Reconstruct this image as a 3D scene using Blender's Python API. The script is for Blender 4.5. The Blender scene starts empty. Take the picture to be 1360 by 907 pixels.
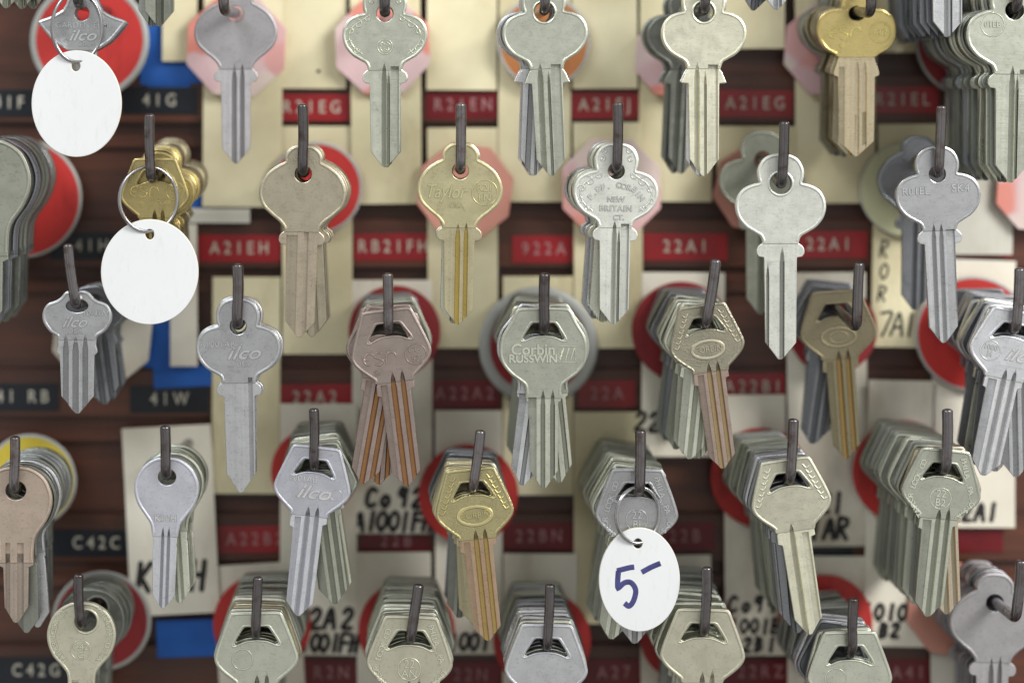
import bpy, bmesh, math, random
from mathutils import Vector, Matrix
random.seed(7)
R = math.radians
C = bpy.context.scene.collection
S = 0.00022            # metres per photo pixel on the plane of the hook tips
Z = 0.74               # camera to the plane of the hook tips
L = 0.060              # length of a hook shaft
VX, VY = 540.0, 120.0  # where the optical axis meets the picture (shifted lens)
Z0 = 1.5               # height of the camera above the floor

def P(px, py, d=0.0):
    k = S*(1+d/Z)
    return Vector(((px-VX)*k, d, Z0-(py-VY)*k))

# ------------------------------------------------------------------ materials
def newmat(name):
    m = bpy.data.materials.new(name); m.use_nodes = True
    nt = m.node_tree; b = nt.nodes['Principled BSDF']
    return m, nt, b
def N(nt, t, **kw):
    n = nt.nodes.new(t)
    for k, v in kw.items():
        if k in n.inputs: n.inputs[k].default_value = v
        else: setattr(n, k, v)
    return n
def coords(nt, scale=(1, 1, 1), rnd=True):
    tc = N(nt, 'ShaderNodeTexCoord'); mp = N(nt, 'ShaderNodeMapping')
    nt.links.new(tc.outputs['Object'], mp.inputs['Vector']); mp.inputs['Scale'].default_value = scale
    if rnd:
        oi = N(nt, 'ShaderNodeObjectInfo'); mu = N(nt, 'ShaderNodeMath', operation='MULTIPLY')
        mu.inputs[1].default_value = 37.0
        nt.links.new(oi.outputs['Random'], mu.inputs[0]); cb = N(nt, 'ShaderNodeCombineXYZ')
        nt.links.new(mu.outputs[0], cb.inputs[0]); nt.links.new(mu.outputs[0], cb.inputs[1])
        nt.links.new(cb.outputs[0], mp.inputs['Location'])
    return mp.outputs[0]
def ramp(nt, src, p0, c0, p1, c1):
    r = N(nt, 'ShaderNodeValToRGB'); e = r.color_ramp.elements
    e[0].position, e[0].color = p0, (*c0, 1); e[1].position, e[1].color = p1, (*c1, 1)
    nt.links.new(src, r.inputs[0]); return r.outputs[0]
def noise(nt, vec, scale, detail=4, rough=.6):
    n = N(nt, 'ShaderNodeTexNoise', Scale=scale, Detail=detail, Roughness=rough)
    nt.links.new(vec, n.inputs['Vector']); return n.outputs['Fac']
def bumpn(nt, b, h, strength, dist, prev=None):
    bp = N(nt, 'ShaderNodeBump', Strength=strength, Distance=dist)
    nt.links.new(h, bp.inputs['Height'])
    if prev: nt.links.new(prev, bp.inputs['Normal'])
    nt.links.new(bp.outputs[0], b.inputs['Normal']); return bp.outputs[0]

def metal(name, col, dark=.55, rough=.36, pebble=0, brushed=0, spread=.18, tint=None, wear=1.0):
    m, nt, b = newmat(name)
    v = coords(nt)
    n1 = noise(nt, v, 260, 6, .7); n2 = noise(nt, v, 1500, 3, .7)
    d = tuple(c*dark for c in col) if tint is None else tint
    base = ramp(nt, n1, .26, tuple(a*.18+b*.82 for a, b in zip(d, col)) if tint is None else d, .50, col)
    oi = N(nt, 'ShaderNodeObjectInfo'); mr = N(nt, 'ShaderNodeMapRange')
    mr.inputs['To Min'].default_value = 1-spread; mr.inputs['To Max'].default_value = 1+spread*.3
    nt.links.new(oi.outputs['Random'], mr.inputs['Value'])
    sp = ramp(nt, n2, .34, (.80,)*3, .44, (1,)*3)
    mx = N(nt, 'ShaderNodeMix', data_type='RGBA', blend_type='MULTIPLY'); mx.inputs[0].default_value = wear
    nt.links.new(base, mx.inputs[6]); nt.links.new(sp, mx.inputs[7])
    if brushed:      # long milling streaks down the blade
        st = ramp(nt, noise(nt, coords(nt, (1100, 6, 1100)), 1.0, 3, .6), .35, (.92, .92, .93), .62, (1.04, 1.04, 1.03))
        mx2 = N(nt, 'ShaderNodeMix', data_type='RGBA', blend_type='MULTIPLY'); mx2.inputs[0].default_value = 1
        nt.links.new(mx.outputs[2], mx2.inputs[6]); nt.links.new(st, mx2.inputs[7]); mx = mx2
    vm = N(nt, 'ShaderNodeVectorMath', operation='SCALE')
    nt.links.new(mx.outputs[2], vm.inputs[0]); nt.links.new(mr.outputs[0], vm.inputs['Scale'])
    nt.links.new(vm.outputs[0], b.inputs['Base Color'])
    b.inputs['Metallic'].default_value = .93
    rr = N(nt, 'ShaderNodeMapRange'); rr.inputs['To Min'].default_value = rough+.06; rr.inputs['To Max'].default_value = rough-.12
    rr.inputs['From Min'].default_value = .3; rr.inputs['From Max'].default_value = .7
    nt.links.new(n1, rr.inputs['Value']); nt.links.new(rr.outputs[0], b.inputs['Roughness'])
    pv = bumpn(nt, b, noise(nt, v, 300, 3, .5), .14, .00010)
    if brushed:
        v2 = coords(nt, (60, 2200, 60)); pv = bumpn(nt, b, noise(nt, v2, 1.0, 4, .7), brushed, .00006, pv)
    v3 = coords(nt, (260, 5200, 260)); pv = bumpn(nt, b, noise(nt, v3, 1.0, 2, .5), .5, .00004, pv)
    pv = bumpn(nt, b, n2, .22, .00004, pv)
    if pebble:
        vo = N(nt, 'ShaderNodeTexVoronoi', Scale=1900.0); nt.links.new(v, vo.inputs['Vector'])
        inv = N(nt, 'ShaderNodeMath', operation='SUBTRACT'); inv.inputs[0].default_value = 1
        nt.links.new(vo.outputs['Distance'], inv.inputs[1])
        bumpn(nt, b, inv.outputs[0], .6, .00009, pv)
    return m

def plain(name, col, rough=.6, mott=.12, scale=60, bump=.0, coat=0, spec=.4, dirt=None):
    m, nt, b = newmat(name); v = coords(nt)
    n1 = noise(nt, v, scale, 5, .62)
    d = dirt if dirt else tuple(c*(1-mott*2.2) for c in col)
    nt.links.new(ramp(nt, n1, .32, d, .58, col), b.inputs['Base Color'])
    b.inputs['Roughness'].default_value = rough; b.inputs['Specular IOR Level'].default_value = spec
    b.inputs['Coat Weight'].default_value = coat
    if bump: bumpn(nt, b, noise(nt, v, scale*12, 4, .6), bump, .0003)
    return m

KM = {}
def keymat(name, col, blade=None, groove=None, **kw):
    bk = dict(kw); bk.pop('pebble', None)
    KM[name] = (metal(name+'_bow', col, **kw),
                metal(name+'_blade', blade or tuple(min(c*1.22, .92) for c in col), brushed=.45, **bk),
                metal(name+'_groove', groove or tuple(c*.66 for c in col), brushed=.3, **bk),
                metal(name+'_stamp', tuple(min(c*1.45, .95) for c in col), rough=.28, spread=.05, dark=.95, wear=.2),
                metal(name+'_edge_shade', tuple(c*.46 for c in col), rough=.5, spread=.05, dark=.7, wear=.6),  # darkened bow metal, painted shade for the lettering edges
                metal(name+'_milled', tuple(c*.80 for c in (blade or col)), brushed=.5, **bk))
keymat('nickel', (.62, .64, .54), dark=.68)
keymat('pale', (.70, .685, .54), dark=.82, rough=.42)
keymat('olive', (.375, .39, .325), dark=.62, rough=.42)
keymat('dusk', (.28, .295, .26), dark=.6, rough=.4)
keymat('steel', (.56, .57, .58), dark=.72, rough=.34)
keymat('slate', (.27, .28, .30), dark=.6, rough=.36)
keymat('bright', (.74, .75, .78), dark=.8, rough=.36)
keymat('lilac', (.70, .71, .78), dark=.85, rough=.40)
keymat('white_nickel', (.68, .69, .63), dark=.88, rough=.5)
keymat('antique', (.58, .53, .40), blade=(.70, .60, .46), dark=.62)
keymat('tan', (.38, .34, .25), dark=.7, rough=.42)
keymat('straw', (.68, .62, .38), blade=(.64, .58, .38), groove=(.60, .46, .14), dark=.75)
keymat('brass', (.58, .48, .22), dark=.6, rough=.34, spread=.3)
keymat('brass_grey', (.74, .60, .25), blade=(.76, .65, .44), groove=(.80, .72, .56), dark=.5, rough=.26)
keymat('bronze', (.41, .34, .305), blade=(.43, .345, .31), groove=(.42, .215, .09), dark=.7, rough=.38)
keymat('worn_brass', (.35, .305, .20), blade=(.37, .325, .21), groove=(.50, .32, .12), dark=.6, rough=.36)
keymat('peach', (.50, .41, .335), blade=(.50, .42, .35), dark=.85, rough=.5)
keymat('corbin_gold', (.56, .50, .27), blade=(.58, .42, .29), groove=(.55, .42, .16), dark=.75, pebble=1, rough=.34)
keymat('corbin_nickel', (.46, .43, .33), blade=(.48, .38, .32), groove=(.50, .38, .20), dark=.75, pebble=1, rough=.36)
keymat('mauve', (.43, .415, .425), dark=.85, rough=.5)

M = {}
M['hook'] = metal('hook_steel', (.22, .205, .212), tint=(.10, .055, .04), rough=.24, wear=.8, spread=.4)
M['ring'] = metal('ring_steel', (.50, .49, .50), dark=.8, rough=.2, wear=.3)
M['tag'] = plain('white_fibre', (.655, .665, .665), rough=.45, mott=.02, scale=25, bump=.05)
M['tag_edge'] = plain('tag_edge', (.80, .76, .60), rough=.5, mott=.05)
M['ink'] = plain('blue_ink', (.05, .05, .17), rough=.5, mott=.2, scale=300)
M['marker'] = plain('black_marker', (.02, .018, .018), rough=.5, mott=.1)
M['manila'] = plain('manila_card', (.76, .70, .47), rough=.75, mott=.05, scale=22, bump=.05, dirt=(.62, .55, .34))
M['cream'] = plain('cream_card', (.83, .79, .67), rough=.75, mott=.05, scale=22, bump=.05, dirt=(.72, .67, .55))
M['greycard'] = plain('grey_card', (.60, .58, .50), rough=.75, mott=.06, scale=25)
M['red'] = plain('red_paper', (.52, .035, .03), rough=.5, mott=.06, scale=30)
M['dark_shaded_red'] = plain('dark_shaded_red_paper', (.30, .025, .03), rough=.5, mott=.08, scale=30)  # dark red discs, and red ones with their shade put into the colour
M['orange'] = plain('orange_paper', (.42, .16, .05), rough=.5, mott=.1, scale=30)
M['yellow'] = plain('yellow_paper', (.60, .47, .05), rough=.5, mott=.08, scale=40)
M['greenish'] = plain('pale_green_paper', (.60, .60, .38), rough=.5, mott=.05, scale=40)
M['rim'] = plain('tag_rim_metal', (.42, .43, .40), rough=.4, mott=.08, scale=60)
M['lens'] = plain('raised_white', (.57, .54, .44), rough=.5, mott=.08, scale=400)
M['lens_dim'] = plain('raised_dim', (.42, .22, .22), rough=.5, mott=.15, scale=400)
M['tape_red'] = plain('red_tape', (.31, .012, .017), rough=.32, mott=.12, scale=50, spec=.5)
M['tape_dark'] = plain('dark_red_tape', (.16, .008, .013), rough=.32, mott=.12, scale=50)
M['tape_black'] = plain('black_tape', (.012, .016, .022), rough=.32, mott=.2, scale=50)
M['blue'] = plain('blue_tape', (.015, .115, .46), rough=.6, mott=.08, scale=60, bump=.1)
def stain(m, sc, p0, p1, dark):
    nt = m.node_tree; b = nt.nodes['Principled BSDF']; lk = b.inputs['Base Color'].links[0].from_socket
    v = coords(nt, (1, 1, .35)); f = ramp(nt, noise(nt, v, sc, 7, .7), p0, dark, p1, (1, 1, 1))
    mx = N(nt, 'ShaderNodeMix', data_type='RGBA', blend_type='MULTIPLY'); mx.inputs[0].default_value = 1
    nt.links.new(lk, mx.inputs[6]); nt.links.new(f, mx.inputs[7]); nt.links.new(mx.outputs[2], b.inputs['Base Color'])
for q in ('manila', 'cream', 'greycard'): stain(M[q], 38, .30, .46, (.80, .76, .70))
for q in ('red', 'dark_shaded_red', 'orange', 'yellow', 'greenish'): stain(M[q], 120, .33, .46, (.72, .72, .74))
for q in ('tag', 'tag_edge'): stain(M[q], 500, .30, .45, (.93, .93, .92))
def octmat():
    m, nt, b = newmat('faded_pink_reflections'); v = coords(nt, (1, .2, 1))
    vo = N(nt, 'ShaderNodeTexVoronoi', Scale=75.0, feature='SMOOTH_F1', Smoothness=.25); nt.links.new(v, vo.inputs['Vector'])  # cells paint patchy reflections into the faded pink
    sp = N(nt, 'ShaderNodeSeparateColor'); nt.links.new(vo.outputs['Color'], sp.inputs[0])
    c = ramp(nt, sp.outputs[0], .15, (.74, .62, .54), .85, (.72, .26, .20))
    e = c.node.color_ramp.elements.new(.5); e.color = (.70, .50, .50, 1)
    c2 = ramp(nt, noise(nt, v, 30, 3, .5), .4, (.9, .86, .9), .6, (1, 1, 1))
    mx = N(nt, 'ShaderNodeMix', data_type='RGBA', blend_type='MULTIPLY'); mx.inputs[0].default_value = 1
    nt.links.new(c, mx.inputs[6]); nt.links.new(c2, mx.inputs[7]); nt.links.new(mx.outputs[2], b.inputs['Base Color'])
    b.inputs['Roughness'].default_value = .5; return m
M['pink'] = octmat()
M['salmon'] = plain('salmon_plastic', (.66, .30, .23), rough=.5, mott=.08, scale=24)
def woodmat():
    m, nt, b = newmat('dark_stained_wood'); v = coords(nt, (3.5, 60, 60), rnd=False)
    n1 = noise(nt, v, 2.2, 8, .65)
    v2 = coords(nt, (1, 1, 1), rnd=False); n2 = noise(nt, v2, 9, 3, .5)
    c = ramp(nt, n1, .30, (.035, .012, .007), .68, (.14, .045, .021))
    c2 = ramp(nt, n2, .3, (.6, .6, .6), .7, (1.15, 1.05, 1))
    mx = N(nt, 'ShaderNodeMix', data_type='RGBA', blend_type='MULTIPLY'); mx.inputs[0].default_value = 1
    nt.links.new(c, mx.inputs[6]); nt.links.new(c2, mx.inputs[7]); nt.links.new(mx.outputs[2], b.inputs['Base Color'])
    b.inputs['Roughness'].default_value = .42; b.inputs['Coat Weight'].default_value = .15
    b.inputs['Coat Roughness'].default_value = .3
    bumpn(nt, b, n1, .3, .0006); return m
M['wood'] = woodmat()

# ------------------------------------------------------------------ objects
def link(name, me, mats, parent=None):
    o = bpy.data.objects.new(name, me); C.objects.link(o)
    if parent is not None: o.parent = parent
    if mats:
        while len(me.materials) < len(mats): me.materials.append(None)
        for i, mm in enumerate(mats):
            o.material_slots[i].link = 'OBJECT'; o.material_slots[i].material = mm
    return o
def tag(o, label, cat, group=None, kind=None):
    if label: o['label'] = label
    if cat: o['category'] = cat
    if group: o['group'] = group
    if kind: o['kind'] = kind
    return o
def empty(name, loc, label, cat, group=None):
    o = bpy.data.objects.new(name, None); C.objects.link(o); o.location = loc
    o.empty_display_size = .004; return tag(o, label, cat, group)
def sharp(me, a=22):
    me.shade_smooth(); me.set_sharp_from_angle(angle=R(a)); return me

def evaluated(data, mods=()):
    o = bpy.data.objects.new('tmp', data); C.objects.link(o)
    for cut in mods:
        md = o.modifiers.new('b', 'BOOLEAN'); md.object = cut; md.operation = 'DIFFERENCE'; md.solver = 'EXACT'
        md.use_self = False
    bpy.context.view_layer.update()
    dg = bpy.context.evaluated_depsgraph_get()
    me = bpy.data.meshes.new_from_object(o.evaluated_get(dg))
    bpy.data.objects.remove(o); return me

def flat_shape(loops, z0, z1, bev):
    """loops in pixels -> solid plate between z0 and z1 (metres) with bevelled edges"""
    cu = bpy.data.curves.new('c', 'CURVE'); cu.dimensions = '2D'; cu.fill_mode = 'BOTH'
    for lp in loops:
        sp = cu.splines.new('POLY'); sp.points.add(len(lp)-1)
        for i, (x, y) in enumerate(lp): sp.points[i].co = (x*S, y*S, 0, 1)
        sp.use_cyclic_u = True
    cu.extrude = (z1-z0)/2-bev; cu.bevel_depth = bev; cu.bevel_resolution = 1; cu.offset = -bev
    me = evaluated(cu); bpy.data.curves.remove(cu)
    me.transform(Matrix.Translation((0, 0, (z0+z1)/2)))
    bm = bmesh.new(); bm.from_mesh(me); bmesh.ops.remove_doubles(bm, verts=bm.verts, dist=1e-7)
    bmesh.ops.recalc_face_normals(bm, faces=bm.faces); bm.to_mesh(me); bm.free()
    me.materials.clear(); return me

def join(*ms):
    bm = bmesh.new()
    for m in ms: bm.from_mesh(m)
    me = bpy.data.meshes.new('m'); bm.to_mesh(me); bm.free(); return me

def tube_into(bm, pts, r, n=8, closed=False, flat=1.0, taper=False):
    pts = [Vector(p) for p in pts]; rings = []; m = len(pts); up = None
    for i, p in enumerate(pts):
        a = pts[(i-1) % m] if (closed or i > 0) else pts[i]
        b = pts[(i+1) % m] if (closed or i < m-1) else pts[i]
        t = (b-a).normalized()
        if up is None:
            up = Vector((0, 0, 1)) if abs(t.z) < .9 else Vector((1, 0, 0))
        s = t.cross(up).normalized(); u = s.cross(t).normalized(); up = u
        rr = r
        if taper and not closed and (i == 0 or i == m-1): rr = r*.6
        rings.append([bm.verts.new(p+(s*math.cos(2*math.pi*k/n)+u*math.sin(2*math.pi*k/n)*flat)*rr) for k in range(n)])
    for i in range(m if closed else m-1):
        A, B = rings[i], rings[(i+1) % m]
        for k in range(n): bm.faces.new((A[k], A[(k+1) % n], B[(k+1) % n], B[k]))
    if not closed:
        bm.faces.new(rings[0][::-1]); bm.faces.new(rings[-1])
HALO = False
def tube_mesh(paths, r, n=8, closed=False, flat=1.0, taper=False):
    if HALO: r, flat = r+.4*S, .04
    bm = bmesh.new()
    for p in paths: tube_into(bm, p, r, n, closed, flat, taper)
    bmesh.ops.recalc_face_normals(bm, faces=bm.faces)
    me = bpy.data.meshes.new('t'); bm.to_mesh(me); bm.free(); return me

def smooth(pts, sub=6):
    """open Catmull-Rom; a point with a third element is a corner"""
    out = []; runs = [[pts[0]]]
    for p in pts[1:]:
        runs[-1].append(p)
        if len(p) > 2 and p is not pts[-1]: runs.append([p])
    for run in runs:
        q = [Vector(p[:2]) for p in run]
        for i in range(len(q)-1):
            p0 = q[i-1] if i else q[0]*2-q[1]
            p1, p2 = q[i], q[i+1]; p3 = q[i+2] if i+2 < len(q) else q[i+1]*2-q[i]
            for k in range(sub):
                t = k/sub
                v = .5*((2*p1)+(-p0+p2)*t+(2*p0-5*p1+4*p2-p3)*t*t+(-p0+3*p1-3*p2+p3)*t**3)
                out.append((v.x, v.y))
    out.append(tuple(pts[-1][:2])); return out
def mirror(half):
    """half outline from the top centre down the right side -> closed loop"""
    h = smooth(half); l = [(-x, y) for x, y in h[::-1] if abs(x) > .01]
    return h+l
def ellipse(cx, cy, rx, ry, n=28): return [(cx+rx*math.cos(2*math.pi*k/n), cy+ry*math.sin(2*math.pi*k/n)) for k in range(n)]
def inset(pts, d):
    out = []
    for i, p in enumerate(pts):
        a = Vector(pts[max(i-1, 0)]); b = Vector(pts[min(i+1, len(pts)-1)]); t = b-a
        if t.length < 1e-6: continue
        t.normalize(); n = Vector((-t.y, t.x))     # left of travel
        out.append((p[0]-n.x*-d, p[1]-n.y*-d))
    return out

# key shapes: pixels relative to the hole; y up
HEXH = smooth([(0, 10), (13, 10.5), (17, 7.5, 1), (27, -8.5), (24, -11.5, 1), (12, -6.8), (0, -5.5)], 4)
HEXH = HEXH+[(-x, y) for x, y in HEXH[::-1] if abs(x) > .01]
CLEAR = dict(bow=[(0, 38), (13, 36), (23, 29.5), (28.8, 18), (29, 8), (27, 1, 1), (37, -1.5), (48, -7.5), (55, -18), (56.8, -31), (53, -44), (44, -55), (33, -62), (25.5, -67), (22, -76, 1), (0, -76)],
             hole=ellipse(0, 0, 11, 11), ear=[(21.5, -70), (23, -75, 1), (28.5, -80), (30, -87), (27, -92, 1), (21, -93, 1)], bw=20.5, y1=-184, tip=-205)
LOW = dict(CLEAR, bow=[(0, 38), (12, 36.5), (20.5, 30), (24.5, 22), (24, 16, 1), (35, 10), (47, 0), (55, -14), (57, -28), (52, -43), (41, -54), (31, -62), (25, -69), (22, -76, 1), (0, -76)])
KINDS = {
 'clover': dict(CLEAR, cuts=[('d', -1, 7, -64), ('d', 5, 3, -72), ('f', 13, 11, -70)]),
 'clover_b': dict(CLEAR, y1=-196, ear=[(21, -70), (22, -77, 1), (25, -82), (30, -94, 1), (21, -95, 1)], hole=ellipse(0, 0, 13, 13), ring=15, cuts=[('d', -9, 8, -66), ('d', 2, 3, -74), ('f', 12, 13, -70)]),
 'clover_c': dict(LOW, y1=-193, cuts=[('f', -12.5, 15, -80), ('f', 6, 6, -76)]),
 'clover_d': dict(LOW, cuts=[('d', -2, 7, -68), ('d', 9, 6, -66)]),
 'clover_e': dict(CLEAR, y1=-200, hole=ellipse(0, 0, 13, 13), ring=15, cuts=[('d', 2, 6, -76), ('d', -16, 3, -96)]),
 'clover_s': dict(CLEAR, y1=-204, cuts=[('d', -8, 6, -64), ('d', 2, 6, -64), ('f', 14, 12, -74)]),
 'ilco': dict(CLEAR, y1=-196, tip=-222, cuts=[('f', 15, 6, -68)]),
 'oval': dict(bow=[(0, 26), (13, 24), (20, 15), (22, 5, 1), (36, 3), (49, -6), (54, -20), (52, -36), (43, -50), (30, -58), (24, -62, 1), (0, -62)],
              hole=ellipse(0, -2, 11, 10), ear=[(24, -60), (26, -68), (31, -84), (27, -88, 1), (25, -89, 1)], bw=25, y1=-176, tip=-197, cuts=[('d', 1, 5, -62), ('d', 11, 6, -62), ('f', -20, 8, -74)]),
 'hex': dict(bow=[(0, 30), (28, 29.5), (34, 26, 1), (45, -2), (52.5, -24), (52.5, -34), (45, -45), (28, -59, 1), (25.5, -64, 1), (0, -64)],
             hole=HEXH, ear=[(25, -60), (25.5, -71, 1), (20.5, -73, 1)], asym=1, bw=20, y1=-176, tip=-196, cuts=[('d', 0, 8, -47), ('d', 12.5, 7, -45), ('f', -14.5, 12, -66)]),
 'hex_w': dict(bow=[(0, 30), (29, 29.5), (35, 25, 1), (46, -4), (53, -25), (53, -35), (46, -46), (27, -63, 1), (26, -68, 1), (0, -68)],
             hole=HEXH, ear=[(25, -64), (25.5, -77, 1), (20, -79, 1)], asym=1, bw=20, y1=-188, tip=-208, cuts=[('d', -2, 8, -52), ('d', 11, 7, -50), ('f', -15, 9, -70)]),
 'hex_p': dict(bow=[(0, 30), (28, 29.5), (34, 26, 1), (45, -2), (52.5, -24), (52.5, -34), (46, -45), (28, -61, 1), (26, -67, 1), (0, -67)],
             hole=HEXH, ear=[(25, -63), (25.5, -75, 1), (20, -77, 1)], asym=1, bw=19.5, y1=-184, tip=-206, cuts=[('d', -5, 8, -54), ('f', 12.5, 9, -70)]),
 'russ': dict(bow=[(0, 32), (30, 31), (37, 27, 1), (45, 11), (56, -8), (59, -26), (56, -42), (46, -56), (33, -66), (25, -74), (24, -90, 1), (0, -90)],
             hole=HEXH, ear=[(23, -84), (23, -93, 1), (20, -95, 1)], bw=19.5, y1=-186, tip=-210, cuts=[('d', -1, 6, -76), ('d', 12, 6, -76), ('f', -15, 11, -88)]),
 'round': dict(bow=[(0, 27), (17, 24), (33, 12), (42, -5), (43, -20), (38, -37), (27, -53), (20, -64), (17, -80, 1), (0, -80)],
             hole=ellipse(0, 0, 12, 11), ear=[(16, -76), (16, -88, 1), (15, -92, 1)], bw=16, y1=-158, tip=-176, cuts=[('d', -3, 4, -64), ('d', 5, 4, -64)]),
 'round_old': dict(bow=[(0, 30), (18, 27), (36, 14), (45, -6), (45, -24), (38, -42), (26, -56), (19, -68), (18, -90, 1), (0, -90)],
             hole=ellipse(6, 4, 14, 14), ring=16, ear=[(18, -86), (18, -95, 1), (16, -97, 1)], bw=17, y1=-168, tip=-186, cuts=[('f', -8, 9, -74)]),
 'peach': dict(bow=[(0, 31), (19, 28), (36, 16), (45, -4), (45, -22), (38, -40), (27, -56), (23, -68), (22, -92, 1), (0, -92)],
             hole=ellipse(0, 0, 13, 12), ear=[(22, -88), (22, -95, 1), (16, -98, 1)], bw=16, y1=-148, tip=-168, cuts=[('f', -10, 6, -66), ('f', 6, 8, -66)]),
 'small': dict(bow=[(0, 21), (14, 19), (22, 11), (28, 7, 1), (40, 2), (46, -9), (45, -22), (37, -34), (28, -40, 1), (24, -46, 1), (0, -46)],
             hole=ellipse(0, 0, 15, 9), ear=[(26, -42), (25, -52, 1), (26, -56), (27, -62), (23, -66, 1)], bw=23, y1=-120, tip=-144, cuts=[('d', -15, 8, -36), ('d', -2, 9, -38), ('d', 11, 8, -36)]),
 'lens': dict(bow=[(0, 26), (16, 23), (22, 12), (26, 5, 1), (40, -3), (58, -10), (57, -16, 1), (40, -36), (26, -46), (18, -50, 1), (0, -50)],
             hole=ellipse(0, 0, 10, 10), ear=[(18, -48), (20, -60), (26, -68), (19, -72, 1)], bw=18, y1=-170, tip=-190, cuts=[('d', 0, 6, -50)]),
}
TB = .00105; TBL = .00085   # half thickness of bow and blade

def cutter(kind, gx, w, yt, yb, bowtop):
    """groove cutter for the front face"""
    bm = bmesh.new(); zt = TB+.0004
    if kind == 'd':
        dep = .00085; w2 = w/2; y2 = yt-22
        k = (TB-TBL)/max(dep, 1e-6)
        def sec(y, f):
            zb = TBL-dep*f + (1-f)*(TB-TBL+.0001)
            return [bm.verts.new(((gx-w2*f-1.2*f)*S, y*S, zt)), bm.verts.new(((gx+w2*f+1.2*f)*S, y*S, zt)),
                    bm.verts.new(((gx+w2*.55*f)*S, y*S, zb)), bm.verts.new(((gx-w2*.55*f)*S, y*S, zb))]
        secs = [sec(yb, 1), sec(y2, 1), sec((y2+yt)/2, .70), sec(yt, .05)]
    else:
        dep = .00046; w2 = w/2; sl = w2*S*math.tan(R(6))*(1 if gx > 0 else -1)
        def sec(y, z, s=0):
            return [bm.verts.new(((gx-w2)*S, y*S, zt)), bm.verts.new(((gx+w2)*S, y*S, zt)), bm.verts.new(((gx+w2)*S, y*S, z-sl)), bm.verts.new(((gx-w2)*S, y*S, z+sl))]
        secs = [sec(yb, TBL-dep), sec(yt-14, TBL-dep), sec(yt-1, TBL-dep-.00025), sec(yt, TBL-dep-.0002)]
    for A, B in zip(secs[:-1], secs[1:]):
        for i in range(4): bm.faces.new((A[i], A[(i+1) % 4], B[(i+1) % 4], B[i]))
    bm.faces.new(secs[0][::-1]); bm.faces.new(secs[-1])
    bmesh.ops.recalc_face_normals(bm, faces=bm.faces)
    me = bpy.data.meshes.new('cut'); bm.to_mesh(me); bm.free()
    o = bpy.data.objects.new('cut', me); C.objects.link(o); return o

for q, tp_ in (('clover_b', -219), ('clover_e', -222), ('clover_s', -226), ('clover_c', -214)): KINDS[q]['tip'] = tp_
KC = {}
def key_meshes(kind):
    if kind in KC: return KC[kind]
    k = KINDS[kind]; full = mirror(k['bow'])
    cuts = [cutter(t, gx, w, yt, k['tip']-8, k['bow'][-1][1]) for t, gx, w, yt in k['cuts']]
    bow = flat_shape([full, k['hole']], -TB, TB, .00018)
    bow = evaluated(bow, cuts)
    # raised rim, open at the bottom where the blade leaves the bow
    h = smooth(k['bow'][:-1]); h = [p for p in h if p[1] > k['bow'][-1][1]+3]
    ins = inset(h, -2.6); ins = [(max(x, 0), y) for x, y in ins]
    path = [(-x, y) for x, y in ins[::-1] if x > .5]+ins
    rim = tube_mesh([[(x*S, y*S, TB-.00005) for x, y in path]], 1.9*S, 8, flat=.62)
    parts = [bow, rim]
    if 'ring' in k:
        hc = k['hole']; cx = sum(p[0] for p in hc)/len(hc); cy = sum(p[1] for p in hc)/len(hc)
        parts.append(tube_mesh([[(x*S, y*S, TB) for x, y in ellipse(cx, cy, k['ring'], k['ring'], 36)]], 1.6*S, 8, True, .7))
    elif k['hole'] is HEXH:
        parts.append(tube_mesh([[(x*1.13*S, (y*1.2-.3)*S, TB-.00005) for x, y in HEXH]], 1.3*S, 8, True, .7))
    bow = sharp(join(*parts)); bow.name = 'bow_'+kind
    e = smooth(k['ear'], 4); bw = k['bw']; a = 3
    ysplit = e[0][1]+8
    right = [(bw-1, ysplit)]+e+[(bw, k['ear'][-1][1]-2), (bw-.6, k['y1']), (a, k['tip']+1), (0, k['tip'])]
    left = [(-x, y-(7 if k.get('asym') and y > k['y1']+20 and y < ysplit-1 else 0)) for x, y in right[:-1]][::-1]
    left = [(x-(-1.2 if y < k['y1']+2 and y > k['y1']-2 else 0), y) for x, y in left]
    bl = evaluated(flat_shape([right+left], -TBL, TBL, .00016), cuts)
    bl.materials.clear(); [bl.materials.append(None) for _ in range(3)]
    for f in bl.polygons:
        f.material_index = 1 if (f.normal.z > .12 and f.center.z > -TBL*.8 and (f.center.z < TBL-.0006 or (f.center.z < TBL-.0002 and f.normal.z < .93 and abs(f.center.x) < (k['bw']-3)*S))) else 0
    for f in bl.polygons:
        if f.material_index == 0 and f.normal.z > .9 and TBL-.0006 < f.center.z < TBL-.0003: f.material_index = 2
    sharp(bl); bl.name = 'blade_'+kind
    for c in cuts: bpy.data.objects.remove(c)
    KC[kind] = (bow, bl); return KC[kind]

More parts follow.
